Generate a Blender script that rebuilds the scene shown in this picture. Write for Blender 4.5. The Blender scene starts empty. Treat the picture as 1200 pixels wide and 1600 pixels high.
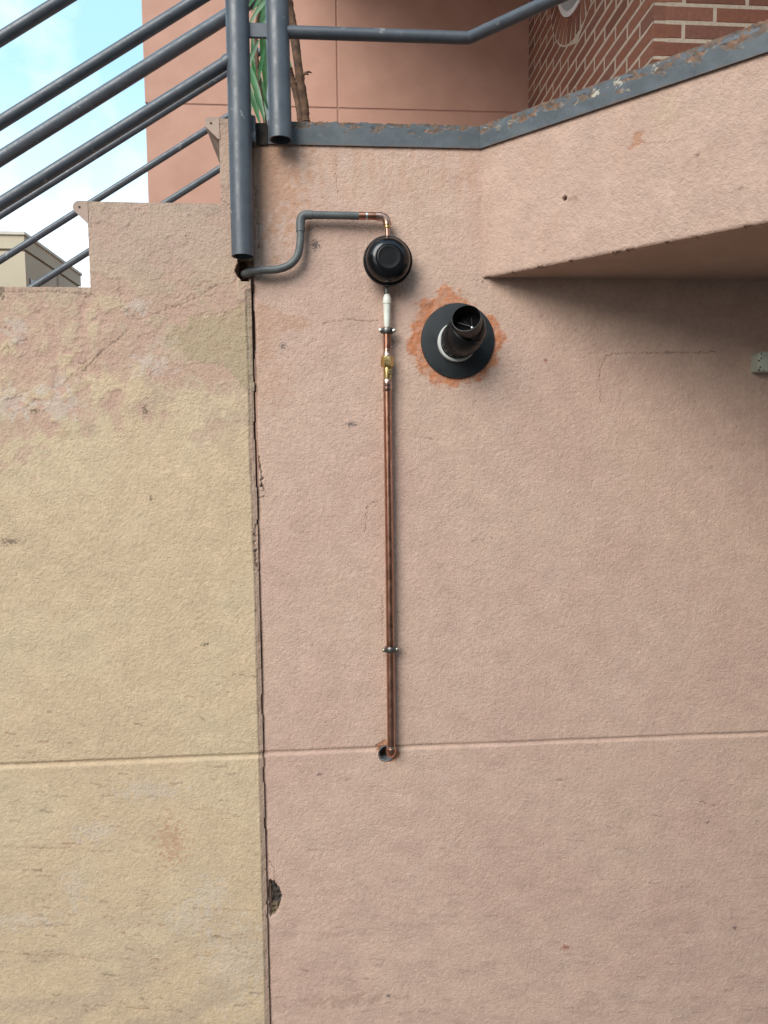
import bpy, math, random
import numpy as np
from mathutils import Vector, Matrix
random.seed(7)
scene = bpy.context.scene
COL = scene.collection
rad = math.radians

# ------------------------------------------------------------------ camera
F = 1120.0                                   # focal length in pixels of a 1200 x 1600 frame
CAM = np.array([0.0, -1.55, 1.5])
_p, _y, _r = rad(4.68), rad(4.2), rad(-0.56)
FW = np.array([math.sin(_y)*math.cos(_p), math.cos(_y)*math.cos(_p), -math.sin(_p)])
_r0 = np.array([math.cos(_y), -math.sin(_y), 0.0]); _u0 = np.cross(_r0, FW)
RT = math.cos(_r)*_r0 + math.sin(_r)*_u0
UP = -math.sin(_r)*_r0 + math.cos(_r)*_u0
cd = bpy.data.cameras.new('camera'); cam = bpy.data.objects.new('camera', cd); COL.objects.link(cam)
cd.sensor_fit = 'HORIZONTAL'; cd.sensor_width = 36.0; cd.lens = F/1200*36
cd.clip_start = 0.02; cd.clip_end = 2000
cam.matrix_world = Matrix(((RT[0], UP[0], -FW[0], CAM[0]), (RT[1], UP[1], -FW[1], CAM[1]),
                           (RT[2], UP[2], -FW[2], CAM[2]), (0, 0, 0, 1)))
scene.camera = cam
scene.render.resolution_x, scene.render.resolution_y = 768, 1024

# ------------------------------------------------------------------ world, sun, exposure
SUN_TRAVEL = Vector((0.52, 0.78, -0.66)).normalized()
sd = -SUN_TRAVEL
world = bpy.data.worlds.new('World'); scene.world = world; world.use_nodes = True
nt = world.node_tree; nt.nodes.clear()
wo = nt.nodes.new('ShaderNodeOutputWorld'); bg = nt.nodes.new('ShaderNodeBackground')
sky = nt.nodes.new('ShaderNodeTexSky'); sky.sky_type = 'NISHITA'; sky.sun_disc = False
sky.sun_elevation = math.asin(sd.z); sky.sun_rotation = math.atan2(sd.x, sd.y)
sky.dust_density = 1.5; sky.air_density = 1.0; sky.ozone_density = 1.0
tc = nt.nodes.new('ShaderNodeTexCoord'); cn = nt.nodes.new('ShaderNodeTexNoise')
cn.inputs['Scale'].default_value = 2.6; cn.inputs['Detail'].default_value = 7; cn.inputs['Roughness'].default_value = 0.6
cr = nt.nodes.new('ShaderNodeMapRange'); cr.inputs[1].default_value = 0.52; cr.inputs[2].default_value = 0.80
cm = nt.nodes.new('ShaderNodeMix'); cm.data_type = 'RGBA'
cm.inputs[7].default_value = (6.2, 6.4, 6.6, 1)
nt.links.new(tc.outputs['Generated'], cn.inputs['Vector']); nt.links.new(cn.outputs['Fac'], cr.inputs[0])
sx = nt.nodes.new('ShaderNodeSeparateXYZ'); hz_ = nt.nodes.new('ShaderNodeMapRange'); mxx = nt.nodes.new('ShaderNodeMath'); mxx.operation = 'ADD'; mxx.use_clamp = True
hz_.inputs[1].default_value = 0.44; hz_.inputs[2].default_value = 0.10; hz_.inputs[3].default_value = 0.0; hz_.inputs[4].default_value = 0.75
nt.links.new(tc.outputs['Generated'], sx.inputs[0]); nt.links.new(sx.outputs[2], hz_.inputs[0])
nt.links.new(cr.outputs[0], mxx.inputs[0]); nt.links.new(hz_.outputs[0], mxx.inputs[1]); nt.links.new(mxx.outputs[0], cm.inputs[0]); veil = nt.nodes.new('ShaderNodeMix'); veil.data_type = 'RGBA'; veil.inputs[0].default_value = .58; veil.inputs[7].default_value = (2.7, 4.8, 5.9, 1)
nt.links.new(sky.outputs[0], veil.inputs[6]); nt.links.new(veil.outputs[2], cm.inputs[6])
nt.links.new(cm.outputs[2], bg.inputs[0]); nt.links.new(bg.outputs[0], wo.inputs[0])
bg.inputs[1].default_value = 0.115
sl = bpy.data.lights.new('sun', 'SUN'); sun = bpy.data.objects.new('sun', sl); COL.objects.link(sun)
sl.energy = 1.5; sl.angle = rad(38); sl.color = (1.0, 0.965, 0.91)
sun.rotation_euler = SUN_TRAVEL.to_track_quat('-Z', 'Y').to_euler()
vs = scene.view_settings; vs.view_transform = 'Standard'; vs.look = 'None'; vs.gamma = 1; vs.use_curve_mapping = False
vs.exposure = 1.2

# ------------------------------------------------------------------ helpers
def ray(x, y): return RT*(x-600)/F - UP*(y-800)/F + FW
def at(x, y, Y=0.0):
    d = ray(x, y); return CAM + d*((Y-CAM[1])/d[1])
def atX(x, y, X):
    d = ray(x, y); return CAM + d*((X-CAM[0])/d[0])
def xz(x, y, Y=0.0): p = at(x, y, Y); return (p[0], p[2])

def tag(o, label=None, cat=None, group=None, kind=None):
    for k, v in (('label', label), ('category', cat), ('group', group), ('kind', kind)):
        if v: o[k] = v
    return o
def empty(name, loc, label=None, cat=None, group=None):
    o = bpy.data.objects.new(name, None); COL.objects.link(o); o.location = loc; o.empty_display_size = 0.05
    return tag(o, label, cat, group)
def wloc(o):
    v = Vector(o.location)
    while o.parent: o = o.parent; v += Vector(o.location)
    return v
def link(name, me, mat, parent=None):
    o = bpy.data.objects.new(name, me); COL.objects.link(o)
    if mat and not me.materials: me.materials.append(mat)
    if parent:
        o.parent = parent; o.location = -wloc(parent)
    return o

class MB:
    def __init__(s): s.v = []; s.f = []
    def add(s, vs_, fs):
        n = len(s.v); s.v += [tuple(map(float, v)) for v in vs_]; s.f += [tuple(i+n for i in f) for f in fs]; return s
    def box(s, a, b):
        (x0, y0, z0), (x1, y1, z1) = a, b
        return s.add([(x0,y0,z0),(x1,y0,z0),(x1,y1,z0),(x0,y1,z0),(x0,y0,z1),(x1,y0,z1),(x1,y1,z1),(x0,y1,z1)],
                     [(0,3,2,1),(4,5,6,7),(0,1,5,4),(1,2,6,5),(2,3,7,6),(3,0,4,7)])
    def prism(s, poly, y0, y1):                    # polygon in XZ, extruded in Y
        n = len(poly)
        return s.add([(x, y0, z) for x, z in poly] + [(x, y1, z) for x, z in poly],
                     [tuple(range(n)), tuple(range(2*n-1, n-1, -1))] + [(i+n, (i+1) % n+n, (i+1) % n, i) for i in range(n)])
    def prismz(s, poly, z0, z1):                   # polygon in XY, extruded in Z
        n = len(poly)
        return s.add([(x, y, z0) for x, y in poly] + [(x, y, z1) for x, y in poly],
                     [tuple(range(n-1, -1, -1)), tuple(range(n, 2*n))] + [(i, (i+1) % n, (i+1) % n+n, i+n) for i in range(n)])
    def rings(s, rings, closed_ends=(True, True)):
        n = len(rings[0]); vs_ = [p for r in rings for p in r]; fs = []
        for k in range(len(rings)-1):
            for i in range(n):
                a, b = k*n+i, k*n+(i+1) % n
                fs.append((a, b, b+n, a+n))
        if closed_ends[0]: fs.append(tuple(range(n-1, -1, -1)))
        if closed_ends[1]: fs.append(tuple((len(rings)-1)*n+i for i in range(n)))
        return s.add(vs_, fs)
    def tube(s, path, r, n=16, caps=(True, True)):
        P = [Vector(p) for p in path]; R = r if hasattr(r, '__len__') else [r]*len(P)
        t0 = (P[1]-P[0]).normalized(); ref = Vector((0, 0, 1)) if abs(t0.z) < .9 else Vector((0, 1, 0))
        u = t0.cross(ref).normalized(); out = []
        for k, p in enumerate(P):
            t = ((P[min(k+1, len(P)-1)]-P[max(k-1, 0)])).normalized()
            u = (u - t*u.dot(t)).normalized(); w = t.cross(u)
            out.append([p + (u*math.cos(2*math.pi*i/n) + w*math.sin(2*math.pi*i/n))*R[k] for i in range(n)])
        return s.rings(out, caps)
    def pipe(s, a, b, r, ri, n=28):                # hollow straight tube
        a, b = Vector(a), Vector(b)
        t = (b-a).normalized(); ref = Vector((0, 1, 0)) if abs(t.y) < .9 else Vector((0, 0, 1))
        u = t.cross(ref).normalized(); w = t.cross(u)
        ring = lambda p, q: [p + (u*math.cos(2*math.pi*i/n) + w*math.sin(2*math.pi*i/n))*q for i in range(n)]
        return s.rings([ring(a, ri), ring(a, r), ring(b, r), ring(b, ri), ring(a, ri)], (False, False))
    def lathe(s, o, axis, prof, n=40, caps=(True, True)):   # prof: (distance along axis, radius)
        o, t = Vector(o), Vector(axis).normalized(); ref = Vector((0, 0, 1)) if abs(t.z) < .9 else Vector((0, 1, 0))
        u = t.cross(ref).normalized(); w = t.cross(u)
        return s.rings([[o + t*d + (u*math.cos(2*math.pi*i/n) + w*math.sin(2*math.pi*i/n))*q for i in range(n)] for d, q in prof], caps)
    def mesh(s, name, smooth=40):
        me = bpy.data.meshes.new(name); me.from_pydata(s.v, [], s.f); me.validate(); me.update()
        if smooth:
            me.shade_smooth(); me.set_sharp_from_angle(angle=rad(smooth))
        return me
    def obj(s, name, mat, parent=None, smooth=40, bevel=0):
        o = link(name, s.mesh(name, smooth), mat, parent)
        if bevel:
            m = o.modifiers.new('bevel', 'BEVEL'); m.width = bevel; m.segments = 2; m.limit_method = 'ANGLE'
        return o

def spline(pts, k=8):
    P = [np.array(p, float) for p in pts]; P = [2*P[0]-P[1]] + P + [2*P[-1]-P[-2]]; out = []
    for i in range(1, len(P)-2):
        a, b, c, d = P[i-1:i+3]
        for j in range(k):
            t = j/k
            out.append(.5*((2*b)+(-a+c)*t+(2*a-5*b+4*c-d)*t*t+(-a+3*b-3*c+d)*t**3))
    return out+[P[-2]]

# tiled band-limited noise, sampled at metric coordinates
_tiles = {}
def tile(seed):
    if seed not in _tiles:
        rng = np.random.default_rng(seed); N = 512
        k = np.fft.fftfreq(N)*N; r = np.hypot(*np.meshgrid(k, k))
        band = np.exp(-(r/66.0)**2) if seed >= 900 else np.exp(-((r-56)/26.0)**2)
        f = np.fft.fft2(rng.standard_normal((N, N)))*band
        t = np.fft.ifft2(f).real; _tiles[seed] = (t/t.std()).astype(np.float32)
    return _tiles[seed]
def ns(u, v, wave, seed):
    T = tile(seed); N = 512; a = u/wave*9.14; b = v/wave*9.14
    i = np.floor(a).astype(int); j = np.floor(b).astype(int); fa, fb = a-i, b-j
    i0, i1, j0, j1 = i % N, (i+1) % N, j % N, (j+1) % N
    return (T[j0, i0]*(1-fa)+T[j0, i1]*fa)*(1-fb)+(T[j1, i0]*(1-fa)+T[j1, i1]*fa)*fb
def fbm(u, v, wave, seed, octs=4):
    s = 0; a = 1.0
    for k in range(octs): s = s + a*ns(u, v, wave/2**k, seed+k); a *= .55
    return s/1.3
def sstep(a, b, x): t = np.clip((x-a)/(b-a), 0, 1); return t*t*(3-2*t)
def mixc(c, col, f): c += (np.array(col)-c)*np.clip(f, 0, 1)[..., None]
def seg_dist(u, v, pts, pad):
    D = np.full(u.shape, 9.0)
    for (x0, z0), (x1, z1) in zip(pts[:-1], pts[1:]):
        m = (u > min(x0, x1)-pad) & (u < max(x0, x1)+pad) & (v > min(z0, z1)-pad) & (v < max(z0, z1)+pad)
        if not m.any(): continue
        dx, dz = x1-x0, z1-z0; uu, vv = u[m]-x0, v[m]-z0
        t = np.clip((uu*dx+vv*dz)/(dx*dx+dz*dz+1e-12), 0, 1)
        D[m] = np.minimum(D[m], np.hypot(uu-t*dx, vv-t*dz))
    return D
def inpoly(u, v, poly):
    ins = np.zeros(u.shape, bool); n = len(poly)
    for i in range(n):
        (x0, z0), (x1, z1) = poly[i], poly[(i+1) % n]
        if z0 == z1: continue
        ins ^= ((z0 > v) != (z1 > v)) & (u < (x1-x0)*(v-z0)/(z1-z0)+x0)
    return ins
def axis_steps(a, b, fine, ext_lo=0.0, ext_hi=0.0, coarse=0.03):
    mid = np.linspace(a, b, int(round((b-a)/fine))+1)
    lo = np.linspace(a-ext_lo, a, int(ext_lo/coarse)+1)[:-1] if ext_lo else []
    hi = np.linspace(b, b+ext_hi, int(ext_hi/coarse)+1)[1:] if ext_hi else []
    return np.concatenate([lo, mid, hi])

def relief(name, us, vs_, fn, o, U, V, N, depth, mat, parent=None):
    """A plastered or rusted sheet as real relief: fn(u, v) -> (height, keep mask, colour)."""
    u, v = np.meshgrid(us, vs_); h, keep, colr = fn(u, v)
    o, U, V, N = (np.array(a, float) for a in (o, U, V, N))
    P = o + u[..., None]*U + v[..., None]*V + h[..., None]*N
    nv, nu = u.shape; idx = np.arange(nv*nu).reshape(nv, nu)
    k = keep[:-1, :-1] & keep[1:, :-1] & keep[:-1, 1:] & keep[1:, 1:]
    q = np.stack([idx[:-1, :-1], idx[:-1, 1:], idx[1:, 1:], idx[1:, :-1]], -1)[k]
    kp = np.pad(k, 1); E = []
    for m, a, b in ((k & ~kp[:-2, 1:-1], idx[:-1, :-1], idx[:-1, 1:]), (k & ~kp[2:, 1:-1], idx[1:, 1:], idx[1:, :-1]),
                    (k & ~kp[1:-1, :-2], idx[1:, :-1], idx[:-1, :-1]), (k & ~kp[1:-1, 2:], idx[:-1, 1:], idx[1:, 1:])):
        E.append(np.stack([a[m], b[m]], -1))
    E = np.concatenate(E); Pf = P.reshape(-1, 3); Cf = colr.reshape(-1, 3)
    n0 = len(Pf); back = Pf[E]-N*depth
    verts = np.concatenate([Pf, Pf[E].reshape(-1, 3), back.reshape(-1, 3)])
    cols = np.concatenate([Cf, Cf[E].reshape(-1, 3), Cf[E].reshape(-1, 3)])
    m = len(E); e = n0+np.arange(2*m).reshape(m, 2); f = e+2*m
    q = np.concatenate([q, np.stack([e[:, 1], e[:, 0], f[:, 0], f[:, 1]], -1)])
    used = np.zeros(len(verts), bool); used[q] = True; remap = np.cumsum(used)-1
    verts, cols, q = verts[used], cols[used], remap[q]
    if np.dot(np.cross(U, V), N) < 0: q = q[:, ::-1]
    me = bpy.data.meshes.new(name); me.vertices.add(len(verts)); me.vertices.foreach_set('co', verts.astype(np.float32).ravel())
    me.loops.add(q.size); me.loops.foreach_set('vertex_index', q.astype(np.int32).ravel())
    me.polygons.add(len(q)); me.polygons.foreach_set('loop_start', np.arange(0, q.size, 4, dtype=np.int32))
    me.update(calc_edges=True); me.shade_smooth()
    a = me.attributes.new('tint', 'FLOAT_COLOR', 'POINT')
    a.data.foreach_set('color', np.concatenate([cols, np.ones((len(cols), 1))], 1).astype(np.float32).ravel())
    return link(name, me, mat, parent)

# ------------------------------------------------------------------ materials
def newmat(name):
    m = bpy.data.materials.new(name); m.use_nodes = True
    return m, m.node_tree.nodes, m.node_tree.links, m.node_tree.nodes['Principled BSDF']
def noise_node(n, l, scale, detail=4, rough=.55, coord='Object'):
    t = n.new('ShaderNodeTexCoord'); x = n.new('ShaderNodeTexNoise'); x.inputs['Scale'].default_value = scale
    x.inputs['Detail'].default_value = detail; x.inputs['Roughness'].default_value = rough
    l.new(t.outputs[coord], x.inputs['Vector']); return x
def ramp(n, l, src, stops):
    r = n.new('ShaderNodeValToRGB'); e = r.color_ramp.elements
    while len(e) < len(stops): e.new(.5)
    for k, (p, c) in enumerate(stops): e[k].position = p; e[k].color = (*c, 1)
    l.new(src, r.inputs['Fac']); return r
def bump(n, l, b, src, strength, dist):
    k = n.new('ShaderNodeBump'); k.inputs['Strength'].default_value = strength; k.inputs['Distance'].default_value = dist
    l.new(src, k.inputs['Height']); l.new(k.outputs[0], b.inputs['Normal'])
def plain(name, c1, c2, scale=30, rough=.5, metal=0.0, bmp=0.0, bscale=200, spec=.5, r2=None):
    m, n, l, b = newmat(name); x = noise_node(n, l, scale, 5)
    r = ramp(n, l, x.outputs['Fac'], [(.32, c1), (.68, c2)]); l.new(r.outputs[0], b.inputs['Base Color'])
    b.inputs['Metallic'].default_value = metal; b.inputs['Specular IOR Level'].default_value = spec
    if r2 is None: b.inputs['Roughness'].default_value = rough
    else:
        y = noise_node(n, l, scale*2.3, 4); q = n.new('ShaderNodeMapRange')
        q.inputs[1].default_value = .35; q.inputs[2].default_value = .65; q.inputs[3].default_value = rough; q.inputs[4].default_value = r2
        l.new(y.outputs['Fac'], q.inputs[0]); l.new(q.outputs[0], b.inputs['Roughness'])
    if bmp: bump(n, l, b, noise_node(n, l, bscale, 3).outputs['Fac'], bmp, .002)
    return m
def tinted(name, rough=.9, bmp=.25, bscale=420, spec=.25, pits=False):
    m, n, l, b = newmat(name); a = n.new('ShaderNodeAttribute'); a.attribute_name = 'tint'
    x = noise_node(n, l, 95, 6, .65); r = ramp(n, l, x.outputs['Fac'], [(.25, (.86, .855, .85)), (.75, (1.1, 1.1, 1.1))])
    mx = n.new('ShaderNodeMix'); mx.data_type = 'RGBA'; mx.blend_type = 'MULTIPLY'; mx.inputs[0].default_value = 1
    l.new(a.outputs['Color'], mx.inputs[6]); l.new(r.outputs[0], mx.inputs[7]); l.new(mx.outputs[2], b.inputs['Base Color'])
    b.inputs['Roughness'].default_value = rough; b.inputs['Specular IOR Level'].default_value = spec
    if pits:
        x = noise_node(n, l, 285, 1.5, .5); q = n.new('ShaderNodeMapRange'); q.interpolation_type = 'SMOOTHSTEP'
        q.inputs[1].default_value = .34; q.inputs[2].default_value = .52
        y = noise_node(n, l, 200, 1.5, .5); q2 = n.new('ShaderNodeMapRange'); q2.interpolation_type = 'SMOOTHSTEP'
        q2.inputs[1].default_value = .50; q2.inputs[2].default_value = .66; q2.inputs[4].default_value = .7
        ad = n.new('ShaderNodeMath'); l.new(x.outputs['Fac'], q.inputs[0]); l.new(y.outputs['Fac'], q2.inputs[0])
        l.new(q.outputs[0], ad.inputs[0]); l.new(q2.outputs[0], ad.inputs[1]); bump(n, l, b, ad.outputs[0], .54, .0008)
    else: bump(n, l, b, noise_node(n, l, bscale, 4, .6).outputs['Fac'], bmp, .002)
    return m

M_plaster = tinted('plaster_render', pits=True)
M_trim = tinted('weathered_steel_paint', .62, .12, 300, .4)
M_core = plain('wall_core', (.20, .15, .12), (.30, .22, .17), 40, .95)
M_backwall = plain('smooth_pink_render', (.44, .245, .178), (.495, .283, .21), 7, .9, bmp=.35, bscale=260)
M_groove = plain('pink_joint', (.34, .19, .145), (.38, .215, .165), 20, .95)
M_rail = plain('grey_rail_paint', (.066, .076, .090), (.092, .103, .119), 26, .34, bmp=.06, bscale=160, r2=.5)
def chips(m, col, lo, hi, scale):
    n, l = m.node_tree.nodes, m.node_tree.links; b = n['Principled BSDF']; src = b.inputs['Base Color'].links[0].from_socket
    x = noise_node(n, l, scale, 3, .6); q = n.new('ShaderNodeMapRange'); q.inputs[1].default_value = lo; q.inputs[2].default_value = hi
    mx = n.new('ShaderNodeMix'); mx.data_type = 'RGBA'; mx.inputs[7].default_value = (*col, 1)
    l.new(x.outputs['Fac'], q.inputs[0]); l.new(q.outputs[0], mx.inputs[0]); l.new(src, mx.inputs[6]); l.new(mx.outputs[2], b.inputs['Base Color'])
chips(M_rail, (.21, .215, .21), .655, .70, 38); chips(M_rail, (.13, .07, .045), .69, .74, 16)
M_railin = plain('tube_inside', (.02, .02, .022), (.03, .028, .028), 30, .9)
M_pipegrey = plain('grey_pipe_paint', (.085, .092, .092), (.12, .127, .125), 40, .42, bmp=.05, r2=.6)
M_copper = plain('copper', (.42, .20, .13), (.56, .295, .21), 24, .27, 1.0, bmp=.03, r2=.42)
M_copperb = plain('bright_copper', (.50, .29, .22), (.66, .45, .37), 60, .22, 1.0, r2=.4)
M_solder = plain('solder', (.55, .55, .54), (.72, .70, .68), 80, .35, 1.0)
M_brass = plain('brass', (.50, .36, .14), (.66, .50, .24), 70, .28, 1.0, r2=.42)
M_steel = plain('dark_steel', (.10, .10, .095), (.20, .195, .18), 90, .35, .85, r2=.5)
M_zinc = plain('zinc_screw', (.55, .52, .44), (.72, .69, .6), 90, .3, 1.0)
M_black = plain('black_enamel', (.004, .004, .005), (.007, .007, .008), 30, .13, r2=.2, spec=.4)
M_blackcap = plain('black_satin_plate', (.006, .006, .007), (.010, .010, .010), 60, .3)
M_flue = plain('black_plastic', (.005, .006, .007), (.009, .010, .011), 30, .28, r2=.42, spec=.32)
M_flange = plain('black_rubber', (.009, .012, .014), (.016, .020, .023), 18, .42, r2=.6)
M_fluein = plain('black_duct_inside', (.004, .004, .004), (.007, .006, .006), 30, .9, spec=.05)  # near-black matt inside of the flue mouth
M_ring = plain('pale_grey_seal', (.55, .55, .52), (.66, .66, .63), 60, .5)
M_white = plain('ivory_plastic', (.64, .64, .55), (.74, .74, .66), 60, .45)
M_mortar = plain('brick_mortar', (.42, .33, .25), (.54, .44, .34), 60, .95, bmp=.6, bscale=300)
M_concrete = plain('concrete', (.42, .305, .245), (.49, .365, .295), 18, .92, bmp=.5, bscale=150)
M_floor = plain('terracotta_floor', (.26, .15, .11), (.32, .19, .14), 9, .7)
M_ground = plain('concrete_ground', (.07, .066, .062), (.11, .104, .097), 3, .9, bmp=.4, bscale=90)
M_beigebuild = plain('beige_render', (.40, .335, .24), (.46, .39, .285), .8, .9)
M_capstone = plain('pale_capping', (.44, .40, .33), (.52, .48, .40), 2, .85)
M_glass = plain('dark_glass', (.012, .014, .016), (.02, .022, .024), 5, .06)
M_winwhite = plain('white_window_paint', (.66, .64, .60), (.76, .74, .70), 20, .5)
M_bark = plain('cane_bark', (.055, .026, .014), (.155, .082, .044), 55, .85, bmp=.9, bscale=120)
M_leaf = plain('green_leaf', (.014, .075, .016), (.035, .145, .034), 22, .35, r2=.5)
M_pot = plain('terracotta_pot', (.20, .075, .05), (.28, .12, .08), 20, .8)
M_soil = plain('potting_soil', (.03, .02, .014), (.06, .04, .028), 60, 1.0)
M_pale = plain('chipped_pale_green_paint', (.44, .46, .38), (.55, .57, .48), 40, .7, bmp=.5, bscale=120)
M_chip = plain('bare_metal_spot', (.02, .018, .014), (.05, .04, .03), 90, .8)
def brick_material():
    m, n, l, b = newmat('fired_brick'); i = n.new('ShaderNodeObjectInfo')
    r = ramp(n, l, i.outputs['Random'], [(0, (.17, .064, .038)), (.45, (.235, .088, .050)), (.8, (.275, .112, .065)), (1, (.18, .072, .048))])
    x = noise_node(n, l, 60, 5); q = ramp(n, l, x.outputs['Fac'], [(.3, (.8, .8, .8)), (.7, (1.12, 1.12, 1.12))])
    mx = n.new('ShaderNodeMix'); mx.data_type = 'RGBA'; mx.blend_type = 'MULTIPLY'; mx.inputs[0].default_value = 1
    l.new(r.outputs[0], mx.inputs[6]); l.new(q.outputs[0], mx.inputs[7]); l.new(mx.outputs[2], b.inputs['Base Color'])
    b.inputs['Roughness'].default_value = .85; bump(n, l, b, noise_node(n, l, 220, 4).outputs['Fac'], .35, .002)
    return m
M_brick = brick_material()

# ------------------------------------------------------------------ key dimensions (metres, from the photograph's geometry)
Z_LAND = 2.1845            # landing level = top of steel trim
Z_TRIM = 2.1372            # lower edge of the trim
Z_SOFF = 1.8712            # underside of the angled landing
X_JOINT = -0.1585          # open joint between stair wall and house wall
Z_GROOVE = 0.8427
Y_ST = -0.012              # front face of the stair wall
X_BEND = 0.3270
Y_BACK = 2.92              # wall of the house behind
X_BRK = 1.2331; Y_BRK = 1.20
PINK = (.545, .376, .298); BEIGE = (.565, .425, .282)

g = MB().box((-90, -90, -.3), (90, 90, 0)).obj('ground', M_ground, smooth=0); tag(g, kind='structure')

# ------------------------------------------------------------------ house wall (pink) with stucco relief
def stucco(u, v, amp):
    a = ns(u, v, .0064, 921); b = ns(u, v, .0120, 922)
    bump_ = np.tanh(np.clip(a-.25, 0, 9)*1.4); pit = np.tanh(np.clip(-a-.9, 0, 9)*2.0)
    return amp*(.7*bump_-.9*pit+.25*b)

def block(u, v, xs, zs, pad):                          # the part of a regular grid near some points
    i0, i1 = np.searchsorted(u[0], [min(xs)-pad, max(xs)+pad]); j0, j1 = np.searchsorted(v[:, 0], [min(zs)-pad, max(zs)+pad])
    return None if i1 <= i0 or j1 <= j0 else (slice(j0, j1), slice(i0, i1))
def crack(u, v, h, c, pts, w, depth, colr=(.05, .03, .022), jit=.0012, seed=31, f=.9, Y=0.0, world=False):
    P = pts if world else [xz(x, y, Y) for x, y in pts]
    s_ = block(u, v, [p[0] for p in P], [p[1] for p in P], w*4+.006)
    if s_ is None: return
    u, v = u[s_], v[s_]
    D = seg_dist(u+jit*ns(u, v, .012, seed), v+jit*ns(u, v, .012, seed+1), P, w*4+.004)
    k = np.exp(-(D/w)**2); h[s_] -= depth*k; cs = c[s_]; cs += (np.array(colr)-cs)*np.clip(f*k, 0, 1)[..., None]  # the crack's dirt colour also stands in for shade too fine to resolve
def blob(u, v, px, py, rx, ry, Y=0.0, wob=.35, seed=41, wave=.03, soft=.25):
    x, z = xz(px, py, Y); s = 1/722.0
    out = np.zeros(u.shape); k = block(u, v, [x-rx*s*3, x+rx*s*3], [z-ry*s*3, z+ry*s*3], .002)
    if k is None: return out
    u, v = u[k], v[k]
    d = np.hypot((u-x)/(rx*s), (v-z)/(ry*s)) + wob*np.clip(fbm(u, v, wave, seed), -2.2, 2.2)
    out[k] = 1-sstep(1-soft, 1+soft, d); return out
def patch(u, v, poly, Y=0.0, wob=.004, seed=51, wave=.03):
    P = [xz(x, y, Y) for x, y in poly]; out = np.zeros(u.shape); k = block(u, v, [p[0] for p in P], [p[1] for p in P], .03)
    if k is None: return out
    u, v = u[k], v[k]
    out[k] = inpoly(u+wob*fbm(u, v, wave, seed), v+wob*fbm(u, v, wave, seed+9), P); return out

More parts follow.
